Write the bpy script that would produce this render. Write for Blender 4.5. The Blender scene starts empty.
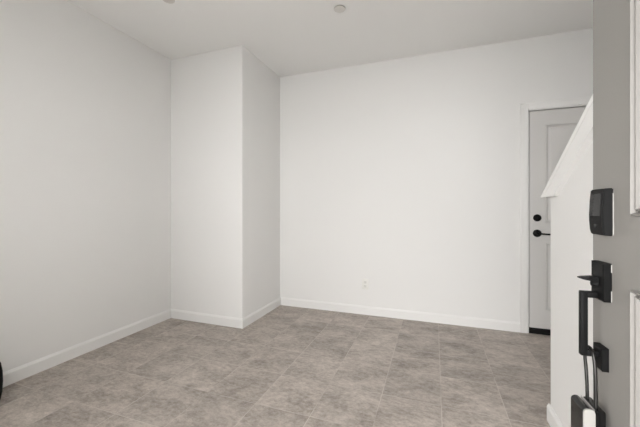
import bpy, bmesh, math, random
from mathutils import Vector, Matrix

SC = bpy.context.scene
COL = SC.collection
R = math.radians

# ------------------------------------------------------------------ camera
cam_d = bpy.data.cameras.new('camera')
cam = bpy.data.objects.new('camera', cam_d)
COL.objects.link(cam)
cam.location = (0, 0, 1.15)
cam.rotation_euler = (R(90), 0, R(19.84))
cam_d.sensor_width = 36.0
cam_d.lens = 316 / 640 * 36
cam_d.shift_y = -4.5 / 640
cam_d.clip_start = 0.02
SC.camera = cam

# ------------------------------------------------------------------ light
W = bpy.data.worlds.new('overcast_sky')
SC.world = W
W.use_nodes = True
bg = W.node_tree.nodes['Background']
bg.inputs['Color'].default_value = (1.0, 0.998, 0.995, 1)
bg.inputs['Strength'].default_value = 1.0

DOOR_L, DOOR_R, DOOR_H = -0.60, 0.492, 2.08      # entrance opening
FRONT_Y = -0.09                                  # inner face of the front wall
WIN_L, WIN_R, WIN_B, WIN_T = -1.68, -0.84, 0.95, 2.10   # added unseen window left of the entrance, lights the room
STW = (0.98, 1.70, 1.35, 1.88)                   # added unseen window right of the entrance, fills the back and right


def portal(name, x0, x1, z0, z1, y):
    l = bpy.data.lights.new(name, 'AREA')
    l.shape = 'RECTANGLE'
    l.size, l.size_y = x1 - x0, z1 - z0
    l.cycles.is_portal = True
    o = bpy.data.objects.new(name, l)
    COL.objects.link(o)
    o.location = ((x0 + x1) / 2, y, (z0 + z1) / 2)
    o.rotation_euler = (R(90), 0, 0)             # emits towards +Y
    return o


portal('entrance_daylight', DOOR_L, DOOR_R, 0.0, DOOR_H, FRONT_Y - 0.15)
portal('added_window_daylight', WIN_L, WIN_R, WIN_B, WIN_T, FRONT_Y - 0.15)  # portal of the added window left of the entrance
portal('added_stair_window_daylight', *STW, FRONT_Y - 0.15)  # portal of the added window over the stairs

SC.view_settings.view_transform = 'Standard'
SC.view_settings.look = 'None'
SC.view_settings.gamma = 1.0
SC.view_settings.use_curve_mapping = False
SC.view_settings.exposure = 3.57

# ------------------------------------------------------------------ materials


def lin(c):
    c /= 255.0
    return c / 12.92 if c <= 0.04045 else ((c + 0.055) / 1.055) ** 2.4


def mat(name, rgb, rough=0.6, metal=0.0, spec=0.5, bump=0.0, scale=200.0, coat=0.0, var=0.0):
    m = bpy.data.materials.new(name)
    m.use_nodes = True
    nt = m.node_tree
    b = nt.nodes['Principled BSDF']
    col = tuple(lin(v) for v in rgb) + (1,)
    b.inputs['Base Color'].default_value = col
    b.inputs['Roughness'].default_value = rough
    b.inputs['Metallic'].default_value = metal
    b.inputs['Specular IOR Level'].default_value = spec
    b.inputs['Coat Weight'].default_value = coat
    tc = nt.nodes.new('ShaderNodeTexCoord')
    nz = nt.nodes.new('ShaderNodeTexNoise')
    nz.inputs['Scale'].default_value = scale
    nz.inputs['Detail'].default_value = 3
    nt.links.new(tc.outputs['Object'], nz.inputs['Vector'])
    if bump:
        bp = nt.nodes.new('ShaderNodeBump')
        bp.inputs['Strength'].default_value = bump
        bp.inputs['Distance'].default_value = 0.001
        nt.links.new(nz.outputs['Fac'], bp.inputs['Height'])
        nt.links.new(bp.outputs['Normal'], b.inputs['Normal'])
    # slight roughness variation
    mr = nt.nodes.new('ShaderNodeMapRange')
    mr.inputs['To Min'].default_value = max(0, rough - 0.05)
    mr.inputs['To Max'].default_value = min(1, rough + 0.05)
    nt.links.new(nz.outputs['Fac'], mr.inputs['Value'])
    nt.links.new(mr.outputs['Result'], b.inputs['Roughness'])
    return m


M_WALL = mat('wall_paint', (237, 236, 234), 0.85, spec=0.2, bump=0.12, scale=180)
M_CEIL = mat('ceiling_paint', (244, 243, 241), 0.9, spec=0.1, bump=0.1, scale=150)
M_TRIM = mat('trim_paint', (240, 239, 237), 0.4, spec=0.4)
M_BDOOR = mat('back_door_paint', (215, 213, 210), 0.45, spec=0.4)
M_FDOOR = mat('front_door_paint', (128, 125, 121), 0.45, spec=0.4)
M_BLACK = mat('matte_black_metal', (20, 20, 20), 0.5, spec=0.12, bump=0.05, scale=400)
M_BLACKP = mat('black_plastic', (14, 14, 14), 0.25, spec=0.3, coat=0.3)
M_SCREEN = mat('smoked_screen', (44, 44, 44), 0.25, spec=0.15)
M_RUBBER = mat('black_rubber', (14, 14, 14), 0.75, spec=0.2)
M_SILVER = mat('satin_silver', (196, 194, 190), 0.38, metal=0.6)
M_STEEL = mat('dark_steel', (60, 59, 58), 0.35, metal=0.9)
M_HINGE = mat('satin_nickel', (170, 168, 164), 0.35, metal=0.9)
M_PLATE = mat('white_plastic', (236, 235, 230), 0.35)
M_RECEP = mat('outlet_plastic', (226, 225, 220), 0.4)
M_STRIP = mat('grey_white_strip', (168, 166, 162), 0.7, spec=0.1)  # thin pale strips edging the keypad and the handle plate
M_SLOT = mat('outlet_slot', (150, 148, 144), 0.6)
M_SPRK = mat('sprinkler_cover_enamel', (216, 213, 208), 0.5)
M_CONC = mat('porch_concrete', (178, 177, 175), 0.9, bump=0.3, scale=60)
M_TREAD = mat('stair_carpet', (150, 143, 136), 0.95, bump=0.4, scale=500)


def floor_material():
    m = bpy.data.materials.new('taupe_stone_tile')
    m.use_nodes = True
    nt = m.node_tree
    N, L = nt.nodes, nt.links
    b = N['Principled BSDF']

    def math_(op, a, c=None, d=None):
        n = N.new('ShaderNodeMath')
        n.operation = op
        for i, v in enumerate((a, c, d)):
            if v is None:
                continue
            if isinstance(v, (int, float)):
                n.inputs[i].default_value = v
            else:
                L.new(v, n.inputs[i])
        return n.outputs[0]
    tc = N.new('ShaderNodeTexCoord')
    sx = N.new('ShaderNodeSeparateXYZ')
    L.new(tc.outputs['Object'], sx.inputs[0])
    PX, PY, OX, OY = 0.3445, 0.3490, 0.385, 1.279
    u = math_('DIVIDE', math_('SUBTRACT', sx.outputs[0], OX), PX)
    v = math_('DIVIDE', math_('SUBTRACT', sx.outputs[1], OY), PY)
    fu, fv = math_('FLOOR', u), math_('FLOOR', v)
    du = math_('MULTIPLY', math_('PINGPONG', u, 0.5), PX)
    dv = math_('MULTIPLY', math_('PINGPONG', v, 0.5), PY)
    dist = math_('MINIMUM', du, dv)
    # grout mask 0 (grout) .. 1 (tile)
    mr = N.new('ShaderNodeMapRange')
    mr.interpolation_type = 'SMOOTHSTEP'
    mr.inputs['From Min'].default_value = 0.0014
    mr.inputs['From Max'].default_value = 0.0030
    L.new(dist, mr.inputs['Value'])
    gn = N.new('ShaderNodeTexNoise')
    gn.inputs['Scale'].default_value = 2.6
    gn.inputs['Detail'].default_value = 2
    L.new(tc.outputs['Object'], gn.inputs['Vector'])
    gr = N.new('ShaderNodeMapRange')          # grout filled flush in places
    gr.inputs['From Min'].default_value = 0.36
    gr.inputs['From Max'].default_value = 0.56
    gr.inputs['To Min'].default_value = 0.2
    gr.inputs['To Max'].default_value = 1.0
    L.new(gn.outputs['Fac'], gr.inputs['Value'])
    inv = math_('MULTIPLY', math_('SUBTRACT', 1.0, mr.outputs['Result']), gr.outputs['Result'])
    mask = math_('SUBTRACT', 1.0, inv)
    # per tile random
    cb = N.new('ShaderNodeCombineXYZ')
    L.new(fu, cb.inputs[0]); L.new(fv, cb.inputs[1])
    wn = N.new('ShaderNodeTexWhiteNoise')
    wn.noise_dimensions = '3D'
    L.new(cb.outputs[0], wn.inputs['Vector'])
    off = N.new('ShaderNodeVectorMath')
    off.operation = 'MULTIPLY_ADD'
    L.new(wn.outputs['Color'], off.inputs[0])
    off.inputs[1].default_value = (9, 9, 9)
    L.new(tc.outputs['Object'], off.inputs[2])
    # brushed stretch mostly along the room's width
    mp = N.new('ShaderNodeMapping')
    mp.inputs['Scale'].default_value = (0.85, 1.35, 1)
    mp.inputs['Rotation'].default_value = (0, 0, R(14))
    L.new(off.outputs[0], mp.inputs['Vector'])

    def noise(scale, detail, rough, dist_=0.0):
        n = N.new('ShaderNodeTexNoise')
        n.inputs['Scale'].default_value = scale
        n.inputs['Detail'].default_value = detail
        n.inputs['Roughness'].default_value = rough
        n.inputs['Distortion'].default_value = dist_
        L.new(mp.outputs[0], n.inputs['Vector'])
        return n.outputs['Fac']
    n1 = noise(4.5, 8, 0.68, 0.3)
    n2 = noise(34.0, 6, 0.7, 0.2)
    n3 = noise(110.0, 2, 0.5)
    t = math_('ADD', math_('MULTIPLY', n1, 0.48), math_('ADD', math_('MULTIPLY', n2, 0.40), math_('MULTIPLY', n3, 0.12)))
    ramp = N.new('ShaderNodeValToRGB')
    cr = ramp.color_ramp
    cr.elements[0].position = 0.37
    cr.elements[0].color = (lin(136), lin(127), lin(119), 1)
    cr.elements[1].position = 0.64
    cr.elements[1].color = (lin(212), lin(202), lin(193), 1)
    L.new(t, ramp.inputs[0])
    hsv = N.new('ShaderNodeHueSaturation')
    L.new(ramp.outputs[0], hsv.inputs['Color'])
    L.new(math_('MULTIPLY_ADD', wn.outputs['Value'], 0.16, 0.92), hsv.inputs['Value'])
    mix = N.new('ShaderNodeMix')
    mix.data_type = 'RGBA'
    L.new(mask, mix.inputs[0])
    mix.inputs[6].default_value = (lin(202), lin(194), lin(186), 1)
    L.new(hsv.outputs[0], mix.inputs[7])
    L.new(mix.outputs[2], b.inputs['Base Color'])
    rr = N.new('ShaderNodeMapRange')
    rr.inputs['To Min'].default_value = 0.42
    rr.inputs['To Max'].default_value = 0.62
    L.new(n2, rr.inputs['Value'])
    L.new(rr.outputs['Result'], b.inputs['Roughness'])
    b.inputs['Specular IOR Level'].default_value = 0.35
    bp = N.new('ShaderNodeBump')
    bp.inputs['Strength'].default_value = 0.5
    bp.inputs['Distance'].default_value = 0.0015
    L.new(math_('MULTIPLY_ADD', n2, 0.25, mask), bp.inputs['Height'])
    L.new(bp.outputs['Normal'], b.inputs['Normal'])
    return m


M_FLOOR = floor_material()

# ------------------------------------------------------------------ helpers


def link(name, bm, m, parent=None, smooth=False, loc=None, rz=0.0):
    bmesh.ops.recalc_face_normals(bm, faces=bm.faces)
    me = bpy.data.meshes.new(name)
    bm.to_mesh(me)
    bm.free()
    me.materials.append(m)
    if smooth:
        me.shade_smooth()
        me.set_sharp_from_angle(angle=R(35))
    o = bpy.data.objects.new(name, me)
    COL.objects.link(o)
    if parent:
        o.parent = parent
    if loc:
        o.location = loc
    o.rotation_euler.z = rz
    return o


def tag(o, label=None, cat=None, kind=None, group=None):
    for k, v in (('label', label), ('category', cat), ('kind', kind), ('group', group)):
        if v:
            o[k] = v
    return o


def empty(name, loc, rz=0.0):
    o = bpy.data.objects.new(name, None)
    o.empty_display_size = 0.1
    COL.objects.link(o)
    o.location = loc
    o.rotation_euler.z = rz
    return o


def add_box(bm, x0, x1, y0, y1, z0, z1, bevel=0.0, seg=2):
    r = bmesh.ops.create_cube(bm, size=1)
    vs = r['verts']
    bmesh.ops.scale(bm, vec=(x1 - x0, y1 - y0, z1 - z0), verts=vs)
    bmesh.ops.translate(bm, vec=((x0 + x1) / 2, (y0 + y1) / 2, (z0 + z1) / 2), verts=vs)
    if bevel:
        es = list({e for v in vs for e in v.link_edges})
        bmesh.ops.bevel(bm, geom=es, offset=bevel, segments=seg, affect='EDGES', profile=0.5)


def box(name, m, parent, *b, bevel=0.0, seg=2):
    bm = bmesh.new()
    add_box(bm, *b, bevel=bevel, seg=seg)
    return link(name, bm, m, parent, smooth=bevel > 0)


def add_prism(bm, pts, axis, a, b):
    """extrude closed 2-D polygon pts along axis from a to b"""
    def P(p, t):
        if axis == 'x':
            return (t, p[0], p[1])
        if axis == 'y':
            return (p[0], t, p[1])
        return (p[0], p[1], t)
    v0 = [bm.verts.new(P(p, a)) for p in pts]
    v1 = [bm.verts.new(P(p, b)) for p in pts]
    n = len(pts)
    for i in range(n):
        bm.faces.new((v0[i], v0[(i + 1) % n], v1[(i + 1) % n], v1[i]))
    bm.faces.new(v0[::-1])
    bm.faces.new(v1)


def add_tube(bm, pts, r, seg=10, square=False):
    pts = [Vector(p) for p in pts]
    rings = []
    prev = None
    for i, p in enumerate(pts):
        if i == 0:
            t = pts[1] - p
        elif i == len(pts) - 1:
            t = p - pts[i - 1]
        else:
            t = (pts[i + 1] - p).normalized() + (p - pts[i - 1]).normalized()
        t.normalize()
        if prev is None:
            a = Vector((0, 0, 1)) if abs(t.z) < 0.9 else Vector((1, 0, 0))
            n = t.cross(a).normalized()
        else:
            n = (prev - t * prev.dot(t)).normalized()
        prev = n
        bb = t.cross(n)
        rings.append([bm.verts.new(p + r * (math.cos(2 * math.pi * k / seg) * n + math.sin(2 * math.pi * k / seg) * bb)) for k in range(seg)])
    for q in range(len(rings) - 1):
        for k in range(seg):
            bm.faces.new((rings[q][k], rings[q][(k + 1) % seg], rings[q + 1][(k + 1) % seg], rings[q + 1][k]))
    bm.faces.new(rings[0][::-1])
    bm.faces.new(rings[-1])


def add_lathe(bm, prof, origin, axis, seg=32):
    """prof: (radius, height along axis); closed at both ends when radius is 0"""
    axis = Vector(axis).normalized()
    a = Vector((0, 0, 1)) if abs(axis.z) < 0.9 else Vector((1, 0, 0))
    u = axis.cross(a).normalized()
    w = axis.cross(u)
    o = Vector(origin)
    rings = []
    for r, h in prof:
        if r < 1e-6:
            rings.append([bm.verts.new(o + axis * h)])
        else:
            rings.append([bm.verts.new(o + axis * h + r * (math.cos(2 * math.pi * k / seg) * u + math.sin(2 * math.pi * k / seg) * w)) for k in range(seg)])
    for A, B in zip(rings, rings[1:]):
        for k in range(seg):
            k2 = (k + 1) % seg
            if len(A) == 1 and len(B) == 1:
                continue
            if len(A) == 1:
                bm.faces.new((A[0], B[k], B[k2]))
            elif len(B) == 1:
                bm.faces.new((A[k], A[k2], B[0]))
            else:
                bm.faces.new((A[k], A[k2], B[k2], B[k]))


def door_slab(w, h, t, rects, prof, front):
    """slab local x 0..w, z 0..h; the panelled face lies at y = 0 looking to -y, back at y = t.
    prof: list of (inset, raise) rings, the last ring is filled as the panel"""
    bm = bmesh.new()
    cache = {}

    def V(x, y, z):
        k = (round(x, 5), round(y, 5), round(z, 5))
        if k not in cache:
            cache[k] = bm.verts.new(k)
        return cache[k]

    def face(sgn, y0):
        zs = sorted({0, h} | {r[2] for r in rects} | {r[3] for r in rects})
        xs = sorted({0, w} | {r[0] for r in rects} | {r[1] for r in rects})
        for i in range(len(xs) - 1):
            for j in range(len(zs) - 1):
                x0, x1, z0, z1 = xs[i], xs[i + 1], zs[j], zs[j + 1]
                if any(r[0] <= x0 and x1 <= r[1] and r[2] <= z0 and z1 <= r[3] for r in rects):
                    continue
                bm.faces.new((V(x0, y0, z0), V(x1, y0, z0), V(x1, y0, z1), V(x0, y0, z1)))
        for (x0, x1, z0, z1) in rects:
            prev = None
            for ins, rz in prof:
                y = y0 + sgn * rz
                ring = [V(x0 + ins, y, z0 + ins), V(x1 - ins, y, z0 + ins), V(x1 - ins, y, z1 - ins), V(x0 + ins, y, z1 - ins)]
                if prev:
                    for k in range(4):
                        bm.faces.new((prev[k], prev[(k + 1) % 4], ring[(k + 1) % 4], ring[k]))
                prev = ring
            bm.faces.new(prev)
    face(-1, 0.0)
    face(1, t)
    zs = sorted({0, h} | {r[2] for r in rects} | {r[3] for r in rects})
    xs = sorted({0, w} | {r[0] for r in rects} | {r[1] for r in rects})
    for j in range(len(zs) - 1):
        for x in (0, w):
            bm.faces.new((V(x, 0, zs[j]), V(x, t, zs[j]), V(x, t, zs[j + 1]), V(x, 0, zs[j + 1])))
    for i in range(len(xs) - 1):
        for z in (0, h):
            bm.faces.new((V(xs[i], 0, z), V(xs[i + 1], 0, z), V(xs[i + 1], t, z), V(xs[i], t, z)))
    return bm


# ------------------------------------------------------------------ room shell
XL, YB, ZC = -2.625, 3.412, 2.735
XR = 1.80
T = 0.14
KX, KY = 0.592, 2.027                 # stair wall: room-side face, far end
PX_, PY_ = -1.741, 2.615              # wall bump-out: right face and front face

tag(box('floor', M_FLOOR, None, XL - T, XR + T, FRONT_Y - 0.16, YB + T, -0.12, 0.0), 'taupe stone-look floor tiles laid in a square grid', 'floor', 'structure')
tag(box('ceiling', M_CEIL, None, XL - T, XR + T, FRONT_Y - 0.16, YB + T, ZC, ZC + 0.14), 'plain off-white painted ceiling above the room', 'ceiling', 'structure')
tag(box('wall_left', M_WALL, None, XL - T, XL, FRONT_Y - 0.16, YB + T, 0, ZC), 'long blank white wall on the left side of the room', 'wall', 'structure')
tag(box('wall_right', M_WALL, None, XR, XR + T, FRONT_Y - 0.16, YB + T, 0, ZC), 'white wall beyond the stairs behind the open front door', 'wall', 'structure')

# back wall with the opening of the back door
BX0, BX1, BZ1 = 0.822, 1.650, 2.066    # opening
bm = bmesh.new()
add_box(bm, XL, BX0, YB, YB + T, 0, ZC)
add_box(bm, BX1, XR, YB, YB + T, 0, ZC)
add_box(bm, BX0, BX1, YB, YB + T, BZ1, ZC)
tag(link('wall_back', bm, M_WALL), 'wide white back wall with the electrical outlet', 'wall', 'structure')
# front wall round the entrance
bm = bmesh.new()
add_box(bm, XL, WIN_L, FRONT_Y - 0.16, FRONT_Y, 0, ZC)
add_box(bm, WIN_R, DOOR_L, FRONT_Y - 0.16, FRONT_Y, 0, ZC)
add_box(bm, WIN_L, WIN_R, FRONT_Y - 0.16, FRONT_Y, 0, WIN_B)
add_box(bm, WIN_L, WIN_R, FRONT_Y - 0.16, FRONT_Y, WIN_T, ZC)
add_box(bm, DOOR_R, STW[0], FRONT_Y - 0.16, FRONT_Y, 0, ZC)
add_box(bm, STW[1], XR, FRONT_Y - 0.16, FRONT_Y, 0, ZC)
add_box(bm, STW[0], STW[1], FRONT_Y - 0.16, FRONT_Y, 0, STW[2])
add_box(bm, STW[0], STW[1], FRONT_Y - 0.16, FRONT_Y, STW[3], ZC)
add_box(bm, DOOR_L, DOOR_R, FRONT_Y - 0.16, FRONT_Y, DOOR_H, ZC)
tag(link('wall_front', bm, M_WALL), 'white wall around the front entrance', 'wall', 'structure')
# bump-out in the far left corner, soft drywall corner
bm = bmesh.new()
r_ = 0.012
pts = [(XL, PY_), (PX_ - r_, PY_)]
pts += [(PX_ - r_ + r_ * math.sin(R(a)), PY_ + r_ - r_ * math.cos(R(a))) for a in (22.5, 45, 67.5)]
pts += [(PX_, PY_ + r_), (PX_, YB), (XL, YB)]
add_prism(bm, pts, 'z', 0, ZC)
tag(link('wall_column', bm, M_WALL, smooth=True), 'white boxed-out wall corner projecting at far left', 'wall', 'structure')

# outside the entrance: porch slab and ground
tag(box('ground', M_CONC, None, -6, 6, -8, FRONT_Y - 0.16, -0.16, -0.03), 'pale concrete porch slab outside the entrance', 'ground', 'structure')

# unseen porch parts added to hold back daylight: soffit and right side wall
tag(box('added_porch_wall', M_WALL, None, 0.66, 0.80, -1.75, FRONT_Y - 0.16, -0.03, 2.16), 'added unseen white porch wall, blocks light from the right', 'wall', 'structure')
tag(box('added_porch_soffit', M_CEIL, None, -0.90, 0.80, -2.2, FRONT_Y - 0.16, 2.16, 2.28), 'added unseen white porch soffit, cuts light from above', 'ceiling', 'structure')

# frames of the added, unseen windows in the front wall
def window(name, x0, x1, z0, z1, label):
    bm = bmesh.new()
    for b_ in ((x0, x0 + .05, z0, z1), (x1 - .05, x1, z0, z1), (x0 + .05, x1 - .05, z0, z0 + .05), (x0 + .05, x1 - .05, z1 - .05, z1)):
        add_box(bm, b_[0], b_[1], FRONT_Y - 0.12, FRONT_Y - 0.06, b_[2], b_[3])
    tag(link(name, bm, M_TRIM), label, 'window', 'structure')


window('added_window_1', WIN_L, WIN_R, WIN_B, WIN_T, 'added unseen white framed window in the front wall')
window('added_window_2', *STW, 'added unseen white framed window over the stairs')

# stair wall (room side), raking top
KT = 0.115
SL = 0.5875                            # rake
CAPY, CAPZ = 2.123, 1.216              # lower tip of the cap


def rake(y):
    return CAPZ + (CAPY - y) * SL


bm = bmesh.new()
pts = [(KY, 0), (KY, rake(KY) - 0.03)]
ytop = CAPY - (ZC - CAPZ) / SL
ytop = max(ytop, FRONT_Y)
pts += [(ytop, rake(ytop) - 0.03), (FRONT_Y, rake(ytop) - 0.03), (FRONT_Y, 0)]
add_prism(bm, pts, 'x', KX, KX + KT)
tag(link('wall_stair', bm, M_WALL), 'low white stair wall with a sloping top beside the front door', 'wall', 'structure')

# sloping cap: top board over an apron on both faces
bm = bmesh.new()
TH = 0.022 / math.cos(math.atan(SL))   # vertical thickness of the board
AP = 0.126                             # vertical depth, board and apron
y2 = FRONT_Y + 0.002
ylow = CAPY - (AP) / SL                # where the apron's lower line meets the level cut
for (x0, x1) in ((KX - 0.019, KX), (KX + KT, KX + KT + 0.019)):
    add_prism(bm, [(CAPY - TH / SL, CAPZ), (y2, rake(y2) - TH), (y2, rake(y2) - AP), (ylow, CAPZ)], 'x', x0, x1)
    xa, xb = (x0 - 0.004, x0) if x0 < KX else (x1, x1 + 0.004)
    # small bead along the apron's lower edge
    add_prism(bm, [(ylow + 0.0, CAPZ + 0.001), (y2, rake(y2) - AP), (y2, rake(y2) - AP + 0.016), (ylow + 0.027, CAPZ + 0.001)], 'x', xa, xb)
link_ = link('apron', bm, M_TRIM)
bm = bmesh.new()
add_prism(bm, [(CAPY, CAPZ), (CAPY, CAPZ + 0.002), (y2, rake(y2) + 0.002), (y2, rake(y2) - TH), (CAPY - TH / SL, CAPZ)], 'x', KX - 0.0215, KX + KT + 0.0215)
# closes the overhang between the two aprons
add_prism(bm, [(KY, CAPZ), (CAPY - 0.03, CAPZ), (KY, rake(KY) - TH)], 'x', KX, KX + KT)
cap = tag(link('trim_1', bm, M_TRIM), 'white sloping cap board along the top of the stair wall', 'trim', 'structure')
link_.parent = cap

# stairs behind the stair wall, rising towards the front
bm = bmesh.new()
n, run, rise = 7, 0.28, 0.178
pts = [(1.98, 0)]
for i in range(n):
    pts += [(1.98 - i * run, (i + 1) * rise), (1.98 - (i + 1) * run, (i + 1) * rise)]
pts += [(FRONT_Y, n * rise), (FRONT_Y, 0)] if 1.98 - n * run > FRONT_Y else [(1.98 - n * run, 0)]
add_prism(bm, pts, 'x', KX + KT, XR)
tag(link('stairs', bm, M_TREAD), 'stairs rising behind the low sloping wall', 'stairs', 'structure')

# ------------------------------------------------------------------ baseboards
BT, BH = 0.014, 0.092


def base_run(name, p, q, nrm, label):
    """board along p-q on the floor; nrm points into the room"""
    p, q, nrm = Vector((*p, 0)), Vector((*q, 0)), Vector((*nrm, 0))
    prof = [(0, 0), (BT, 0), (BT, BH - 0.016), (BT - 0.003, BH - 0.010), (BT - 0.008, BH), (0, BH)]
    bm = bmesh.new()
    A = [bm.verts.new(p + nrm * a + Vector((0, 0, z))) for a, z in prof]
    B = [bm.verts.new(q + nrm * a + Vector((0, 0, z))) for a, z in prof]
    for i in range(len(prof)):
        j = (i + 1) % len(prof)
        bm.faces.new((A[i], A[j], B[j], B[i]))
    bm.faces.new(A[::-1])
    bm.faces.new(B)
    return tag(link(name, bm, M_TRIM), label, 'baseboard', 'structure')


base_run('baseboard_left', (XL, FRONT_Y), (XL, PY_), (1, 0), 'white baseboard along the left wall')
base_run('baseboard_column_front', (XL + BT, PY_), (PX_ + BT, PY_), (0, -1), 'white baseboard on the front of the boxed-out corner')
base_run('baseboard_column_side', (PX_, PY_), (PX_, YB), (1, 0), 'white baseboard on the side of the boxed-out corner')
base_run('baseboard_back', (PX_ + BT, YB), (0.754, YB), (0, -1), 'white baseboard along the back wall')
base_run('baseboard_front', (XL + BT, FRONT_Y), (DOOR_L - 0.09, FRONT_Y), (0, 1), 'white baseboard left of the front entrance')
base_run('baseboard_stair', (KX, FRONT_Y), (KX, KY + BT), (-1, 0), 'white baseboard at the foot of the low stair wall')
base_run('baseboard_stair_end', (KX, KY), (KX + KT, KY), (0, 1), 'white baseboard round the end of the stair wall')
base_run('baseboard_right', (XR, 2.0), (XR, YB), (-1, 0), 'white baseboard on the wall by the stairs')

# ------------------------------------------------------------------ back door
tag(box('back_door_light_seal', M_WALL, None, BX0 - 0.1, BX1 + 0.1, YB + T, YB + T + 0.1, 0, ZC), 'unseen slab added behind the back door to stop light leaks', 'wall', 'structure')  # added out of sight, keeps sky light from leaking round the back door
CW = 0.064
bm = bmesh.new()
cy0, cy1 = YB - 0.016, YB


def casing_leg(bm, x0, x1, z0, z1, y0, y1):
    add_box(bm, x0, x1, y0, y1, z0, z1, bevel=0.003, seg=2)


casing_leg(bm, BX0 - CW, BX0 - 0.004, 0, BZ1 + CW, cy0, cy1)
casing_leg(bm, BX1 + 0.004, BX1 + CW, 0, BZ1 + CW, cy0, cy1)
casing_leg(bm, BX0 - 0.004, BX1 + 0.004, BZ1 + 0.004, BZ1 + CW, cy0, cy1)
# raised back band round the outside
casing_leg(bm, BX0 - CW - 0.004, BX0 - CW + 0.014, 0, BZ1 + CW + 0.004, cy0 - 0.003, cy1)
casing_leg(bm, BX1 + CW - 0.014, BX1 + CW + 0.004, 0, BZ1 + CW + 0.004, cy0 - 0.003, cy1)
casing_leg(bm, BX0 - CW, BX1 + CW, BZ1 + CW - 0.014, BZ1 + CW + 0.004, cy0 - 0.003, cy1)
# jambs and stops
add_box(bm, BX0, BX0 + 0.02, YB + 0.061, YB + T, 0, BZ1)
add_box(bm, BX1 - 0.02, BX1, YB + 0.061, YB + T, 0, BZ1)
add_box(bm, BX0, BX1, YB + 0.061, YB + T, BZ1 - 0.025, BZ1)
add_box(bm, BX0 - 0.004, BX0 + 0.004, YB - 0.004, YB + T, 0, BZ1 + 0.004)
add_box(bm, BX1 - 0.004, BX1 + 0.004, YB - 0.004, YB + T, 0, BZ1 + 0.004)
add_box(bm, BX0, BX1, YB - 0.004, YB + T, BZ1 - 0.004, BZ1 + 0.004)
tag(link('trim_2', bm, M_TRIM, smooth=True), 'white casing around the back door', 'trim', 'structure')

SX0, SX1, SZ0, SZ1 = BX0 + 0.013, BX1 - 0.010, 0.050, BZ1 - 0.011
dw, dh = SX1 - SX0, SZ1 - SZ0
DY = YB + 0.016
bd = empty('door_1', (SX0, DY, SZ0))
tag(bd, 'white panelled back door with black round deadbolt and lever', 'door', 'structure')
prof_b = [(0, 0), (0.003, 0.004), (0.009, 0.004), (0.013, -0.005), (0.022, -0.012), (0.030, -0.012), (0.046, -0.004)]
PI_ = 0.126
slab = door_slab(dw, dh, 0.044, [(PI_, dw - PI_, 0.222 - SZ0, 0.836 - SZ0), (PI_, dw - PI_, 1.020 - SZ0, 1.926 - SZ0)], prof_b, True)
link('slab', slab, M_BDOOR, bd)
bm = bmesh.new()
add_lathe(bm, [(0, 0.024), (0.016, 0.024), (0.024, 0.020), (0.031, 0.012), (0.033, 0.0), (0, 0.0)], (0.062, 0, 1.068 - SZ0), (0, -1, 0))
db = link('deadbolt', bm, M_BLACK, bd, smooth=True)
bm = bmesh.new()
add_box(bm, 0.059, 0.065, -0.034, -0.0235, 1.068 - SZ0 - 0.014, 1.068 - SZ0 + 0.014, bevel=0.002)
link('thumb_turn', bm, M_BLACK, db, smooth=True)
bm = bmesh.new()
zl = 0.925 - SZ0
add_lathe(bm, [(0, 0.014), (0.022, 0.014), (0.031, 0.010), (0.035, 0.0), (0, 0.0)], (0.062, 0, zl), (0, -1, 0))
lv = link('lever_handle', bm, M_BLACK, bd, smooth=True)
bm = bmesh.new()
add_lathe(bm, [(0, 0.05), (0.011, 0.05), (0.012, 0.013), (0, 0.013)], (0.062, 0, zl), (0, -1, 0), 20)
add_tube(bm, [(0.062, -0.044, zl), (0.085, -0.046, zl - 0.001), (0.120, -0.044, zl - 0.004), (0.168, -0.043, zl - 0.006)], 0.0075, 12)
link('lever', bm, M_BLACK, lv, smooth=True)
# black sweep and sill under the door
tag(box('trim_3', M_RUBBER, None, BX0 + 0.004, BX1 - 0.004, YB - 0.002, YB + T, 0.0, 0.046, bevel=0.003), 'black threshold strip under the back door', 'threshold', 'structure')

# ------------------------------------------------------------------ front door, swung open
PD = Vector((0.3786, 0.987, 0))
ROT = math.atan2(-0.9985, 0.0552)
FW, FH = 1.066, 2.06
fd = empty('door_2', (PD.x, PD.y, 0.008), ROT)
tag(fd, 'light grey panelled front door swung open, with black keypad and handle', 'door', 'structure')
Z0 = 0.008
# local x runs from the free edge to the hinges, -y is the outer face
prof_f = [(0, 0), (0.002, 0.006), (0.004, 0.006), (0.008, -0.001), (0.0095, -0.003), (0.012, 0.0025), (0.014, 0.002), (0.022, -0.008), (0.025, -0.0085), (0.029, -0.005), (0.055, -0.002)]
rects = [(0.151, FW - 0.151, 0.20, 0.983 - Z0), (0.151, FW - 0.151, 1.135 - Z0, FH - 0.151)]
link('slab', door_slab(FW, FH, 0.044, rects, prof_f, True), M_FDOOR, fd)
bm = bmesh.new()
for zz in (0.2, 0.97, 1.75):
    add_tube(bm, [(FW + 0.004, 0.046, zz), (FW + 0.004, 0.046, zz + 0.1)], 0.0075, 12)
    add_box(bm, FW - 0.001, FW + 0.002, 0.006, 0.044, zz, zz + 0.1)
link('hinge', bm, M_HINGE, fd, smooth=True)
del bm

# keypad lock
kz0, kz1 = 1.088 - Z0, 1.198 - Z0
bm = bmesh.new()
zc = (kz0 + kz1) / 2
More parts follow.
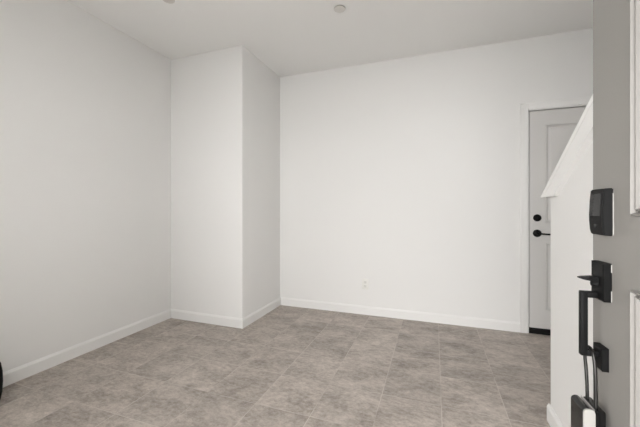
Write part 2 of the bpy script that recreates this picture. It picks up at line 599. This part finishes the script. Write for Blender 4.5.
# side profile (y, z): nearly flat top part, thicker chin below, extruded across the width with tapered sides
pro = [(0.0, kz0), (-0.0155, kz0 + 0.001), (-0.0185, kz0 + 0.012), (-0.0205, kz0 + 0.034), (-0.0208, kz0 + 0.050), (-0.0190, kz0 + 0.085), (-0.0165, kz1 - 0.001), (0.0, kz1)]
xa, xb = 0.022, 0.087
tap = 0.0035
va = [bm.verts.new((xa + tap * (-y / 0.02), y, z)) for y, z in pro]
vb = [bm.verts.new((xb - tap * (-y / 0.02), y, z)) for y, z in pro]
for i in range(len(pro)):
    j = (i + 1) % len(pro)
    bm.faces.new((va[i], va[j], vb[j], vb[i]))
bm.faces.new(va[::-1]); bm.faces.new(vb)
bmesh.ops.recalc_face_normals(bm, faces=bm.faces)
bmesh.ops.bevel(bm, geom=[e for e in bm.edges if e.calc_face_angle(0) > R(50)], offset=0.002, segments=2, affect='EDGES')
kp = link('keypad_lock', bm, M_BLACK, fd, smooth=True)
bm = bmesh.new()
# screen, a thin plate lying on the sloping upper front
v = []
sx0, sx1 = 0.0315, 0.0775
za, zb = kz0 + 0.046, kz1 - 0.012
ya, yb = -0.0206, -0.0183
for (x, z, y) in ((sx0, za, ya), (sx1, za, ya), (sx1, zb, yb), (sx0, zb, yb)):
    v.append((bm.verts.new((x, y - 0.0012, z)), bm.verts.new((x, y + 0.002, z))))
bm.faces.new([p[0] for p in v]); bm.faces.new([p[1] for p in v][::-1])
for i in range(4):
    j = (i + 1) % 4
    bm.faces.new((v[i][0], v[j][0], v[j][1], v[i][1]))
tag(link('screen', bm, M_SCREEN, kp), 'smoked grey touch screen')
bm = bmesh.new()
add_lathe(bm, [(0, 0.0006), (0.0065, 0.0005), (0.007, 0), (0, 0)], (0.0545, -0.0195, kz0 + 0.024), (0, -1, 0.1), 20)
link('lock_button', bm, M_SCREEN, kp, smooth=True)

tag(box('pale_strip', M_STRIP, kp, 0.024, 0.0878, -0.0018, -0.0002, kz0 + 0.002, kz1 - 0.012), 'pale strip behind the keypad')

# handle set: square plate with thumb piece, square grip, lower mount
hs_z0, hs_z1 = 0.935 - Z0, 1.024 - Z0


def chamfer_plate(bm, x0, x1, z0, z1, d, c):
    o = [(x0, z0), (x1, z0), (x1, z1), (x0, z1)]
    i_ = [(x0 + c, z0 + c), (x1 - c, z0 + c), (x1 - c, z1 - c), (x0 + c, z1 - c)]
    r0 = [bm.verts.new((x, 0, z)) for x, z in o]
    r1 = [bm.verts.new((x, -(d - c * 0.5), z)) for x, z in o]
    r2 = [bm.verts.new((x, -d, z)) for x, z in i_]
    for A, B in ((r0, r1), (r1, r2)):
        for k in range(4):
            bm.faces.new((A[k], A[(k + 1) % 4], B[(k + 1) % 4], B[k]))
    bm.faces.new(r0[::-1]); bm.faces.new(r2)


bm = bmesh.new()
chamfer_plate(bm, 0.0265, 0.0805, hs_z0, hs_z1, 0.0165, 0.003)
hs = link('handle_set', bm, M_BLACK, fd)
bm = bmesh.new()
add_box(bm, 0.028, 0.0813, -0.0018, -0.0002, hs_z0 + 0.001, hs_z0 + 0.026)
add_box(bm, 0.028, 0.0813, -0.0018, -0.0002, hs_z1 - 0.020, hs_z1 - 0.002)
tag(link('pale_strip', bm, M_STRIP, hs), 'pale strips behind the handle plate')
bm = bmesh.new()
zt = 0.9825 - Z0
# thumb piece: wedge blade growing out of the plate, slightly dished and narrowing
sec = [(-0.014, 0.009, 0.006, 0.0), (-0.026, 0.009, 0.006, 0.001), (-0.036, 0.010, 0.0042, 0.0015), (-0.046, 0.008, 0.003, 0.002), (-0.0545, 0.0035, 0.0012, 0.003)]
rings = []
for y, hw, ht, dz in sec:
    rings.append([bm.verts.new((0.0535 + a * hw, y, zt + dz + b_ * ht)) for a, b_ in ((-1, -1), (1, -1), (1, 1), (-1, 1))])
for A, B in zip(rings, rings[1:]):
    for k in range(4):
        bm.faces.new((A[k], A[(k + 1) % 4], B[(k + 1) % 4], B[k]))
bm.faces.new(rings[0][::-1]); bm.faces.new(rings[-1])
add_lathe(bm, [(0, 0.012), (0.006, 0.011), (0.008, 0.0), (0, 0)], (0.0535, -0.0165, zt - 0.010), (0, -1, 0), 16)
link('thumb_lever', bm, M_BLACK, hs)
bm = bmesh.new()
g = 0.0072
gy = -0.0435
gz0, gz1 = 0.799 - Z0, 0.953 - Z0
add_box(bm, 0.0535 - g, 0.0535 + g, gy - g, gy + g, gz0, gz1, bevel=0.0022)
add_box(bm, 0.0535 - g, 0.0535 + g, gy + g - 0.003, -0.0165, gz1 - 0.0145, gz1, bevel=0.0022)
add_box(bm, 0.0535 - 0.0072, 0.0535 + 0.0072, gy + g - 0.003, -0.013, gz0, gz0 + 0.0145, bevel=0.0022)
link('grip', bm, M_BLACK, hs, smooth=True)
bm = bmesh.new()
chamfer_plate(bm, 0.0305, 0.069, 0.770 - Z0, 0.824 - Z0, 0.0145, 0.003)
link('lower_mount', bm, M_BLACK, hs)

# jamb and stop of the entrance (mostly behind the camera)
bm = bmesh.new()
for (x0, x1) in ((DOOR_L, DOOR_L + 0.004), (DOOR_R - 0.004, DOOR_R)):
    add_box(bm, x0, x1, FRONT_Y - 0.16, FRONT_Y, 0, DOOR_H)
add_box(bm, DOOR_L, DOOR_R, FRONT_Y - 0.16, FRONT_Y, DOOR_H - 0.004, DOOR_H)
add_box(bm, DOOR_L - 0.09, DOOR_L, FRONT_Y, FRONT_Y + 0.016, 0, DOOR_H + 0.09)
add_box(bm, DOOR_L, DOOR_R, FRONT_Y, FRONT_Y + 0.016, DOOR_H, DOOR_H + 0.09)
tag(link('trim_4', bm, M_TRIM), 'white casing around the front entrance', 'trim', 'structure')

# ------------------------------------------------------------------ lock box hanging on the grip
rot = Matrix.Rotation(ROT, 4, 'Z')
LBZ = 0.570
lp = PD + (rot @ Vector((0.0600, -0.0360, 0)))
lb = empty('lock_box', (lp.x, lp.y, LBZ), ROT)
tag(lb, 'black and silver lock box hanging by its shackle from the front door handle', 'lock box')
# local: x along the door (towards the hinges), -y away from the door, z up; top at 0.12
LH = 0.120


def rounded_block(bm, x0, x1, y0, y1, z0, z1, rad, axis='y', seg=5):
    pts = []
    A0, A1 = (x0, x1) if axis == 'y' else (y0, y1)
    for cx, cz, a0 in ((A1 - rad, z1 - rad, 0), (A0 + rad, z1 - rad, 90), (A0 + rad, z0 + rad, 180), (A1 - rad, z0 + rad, 270)):
        for k in range(seg + 1):
            a = R(a0 + 90 * k / seg)
            pts.append((cx + rad * math.cos(a), cz + rad * math.sin(a)))
    if axis == 'y':
        add_prism(bm, pts, 'y', y0, y1)
    else:
        add_prism(bm, pts, 'x', x0, x1)


bm = bmesh.new()
rounded_block(bm, -0.027, 0.0285, -0.0245, -0.004, 0, LH, 0.0095, 'x')
link('body', bm, M_BLACKP, lb, smooth=True)
bm = bmesh.new()
rounded_block(bm, -0.027, 0.0310, -0.0038, -0.0012, 0.0, LH + 0.0006, 0.002, 'x')
tag(link('seam_band', bm, M_SILVER, lb, smooth=True), 'thin silver seam band')
bm = bmesh.new()
rounded_block(bm, -0.027, 0.0295, -0.0010, 0.0200, 0, LH - 0.001, 0.006, 'x')
link('back_shell', bm, M_BLACKP, lb, smooth=True)
bm = bmesh.new()
rounded_block(bm, 0.0286, 0.0325, -0.0235, -0.0005, 0.002, LH - 0.0005, 0.0095, 'x')
tag(link('end_plate', bm, M_SILVER, lb, smooth=True), 'silver end plate')
# shackle: two legs looped over the lower end of the grip
bm = bmesh.new()
hz = 0.8135 + 0.0036 + 0.0006 - LBZ       # top of the loop, resting on the bracket
sa, sb = -0.0190, 0.0185
yy = 0.0062
cxm, rr_ = -0.0095, 0.0200
pts = [(sa, yy, LH - 0.004), (sa - 0.0015, yy, LH + 0.03), (sa - 0.006, yy, LH + 0.07), (cxm - rr_ - 0.001, yy, hz - rr_ - 0.012)]
pts += [(cxm + rr_ * math.cos(R(a)), yy, hz - rr_ + rr_ * math.sin(R(a))) for a in (175, 150, 125, 100, 80, 55, 30, 5)]
pts += [(cxm + rr_ + 0.004, yy, hz - rr_ - 0.015), (sb - 0.0015, yy, LH + 0.07), (sb, yy, LH + 0.03), (sb, yy, LH - 0.004)]
add_tube(bm, pts, 0.0036, 12)
link('shackle', bm, M_STEEL, lb, smooth=True)

# ------------------------------------------------------------------ outlet on the back wall
f, ca, sa_ = 316.0, math.cos(R(19.84)), math.sin(R(19.84))


def on_back(px):
    l = (px - 320) / f
    return YB * (-sa_ + l * ca) / (ca + l * sa_)


ox = on_back(365.3)
ol = empty('electrical_outlet', (ox, YB, 0.33))
tag(ol, 'small white electrical outlet low on the back wall', 'outlet')
box('cover_plate', M_PLATE, ol, -0.036, 0.036, -0.006, 0, -0.058, 0.058, bevel=0.0025)
for dz in (-0.0215, 0.0215):
    bm = bmesh.new()
    rounded_block(bm, -0.0165, 0.0165, -0.008, -0.005, dz - 0.0145, dz + 0.0145, 0.006, 'y')
    rc = link('receptacle', bm, M_RECEP, ol, smooth=True)
    bm = bmesh.new()
    for sx_ in (-0.0065, 0.0065):
        add_box(bm, sx_ - 0.0011, sx_ + 0.0011, -0.0084, -0.0078, dz - 0.001, dz + 0.008)
    add_lathe(bm, [(0, 0.0005), (0.0024, 0.0005), (0.0024, 0), (0, 0)], (0, -0.008, dz - 0.008), (0, -1, 0), 12)
    link('slots', bm, M_SLOT, rc)

# ------------------------------------------------------------------ sprinkler covers on the ceiling


def sprinkler(px, py, label):
    d = (ZC - 1.15) * f / (209 - py)
    l = (px - 320) / f
    e = empty('sprinkler_cover', (d * (-sa_ + l * ca), d * (ca + l * sa_), ZC))
    tag(e, label, 'sprinkler', group='ceiling sprinkler covers')
    bm = bmesh.new()
    add_lathe(bm, [(0, 0), (0.036, 0), (0.036, -0.006), (0, -0.006)], (0, 0, 0), (0, 0, 1))
    link('cup', bm, M_RUBBER, e, smooth=True)
    bm = bmesh.new()
    add_lathe(bm, [(0, -0.006), (0.044, -0.006), (0.0455, -0.008), (0.044, -0.0105), (0.03, -0.0115), (0, -0.0118)], (0, 0, 0), (0, 0, 1), 40)
    link('cover_plate', bm, M_SPRK, e, smooth=True)


sprinkler(339.6, 8.0, 'round white sprinkler cover out in the open ceiling, whole in view')
sprinkler(168.3, -1.5, 'round white sprinkler cover near the left wall, cut by top edge')

# ------------------------------------------------------------------ black object at the left edge
l = (-11.0 - 320) / f
d = 1.15 * f / (405 - 209)
bx, by = d * (-sa_ + l * ca), d * (ca + l * sa_)
bm = bmesh.new()
prof = [(0, 0.0), (0.035, 0.0), (0.048, 0.015), (0.056, 0.06), (0.059, 0.12), (0.057, 0.18), (0.050, 0.23), (0.035, 0.262), (0.015, 0.272), (0, 0.273)]
add_lathe(bm, prof, (0, 0, 0), (0, 0, 1), 32)
tag(link('black_canister', bm, M_RUBBER, smooth=True, loc=(bx, by, 0.0)), 'rounded black object on floor, only its edge showing by left baseboard', 'canister')
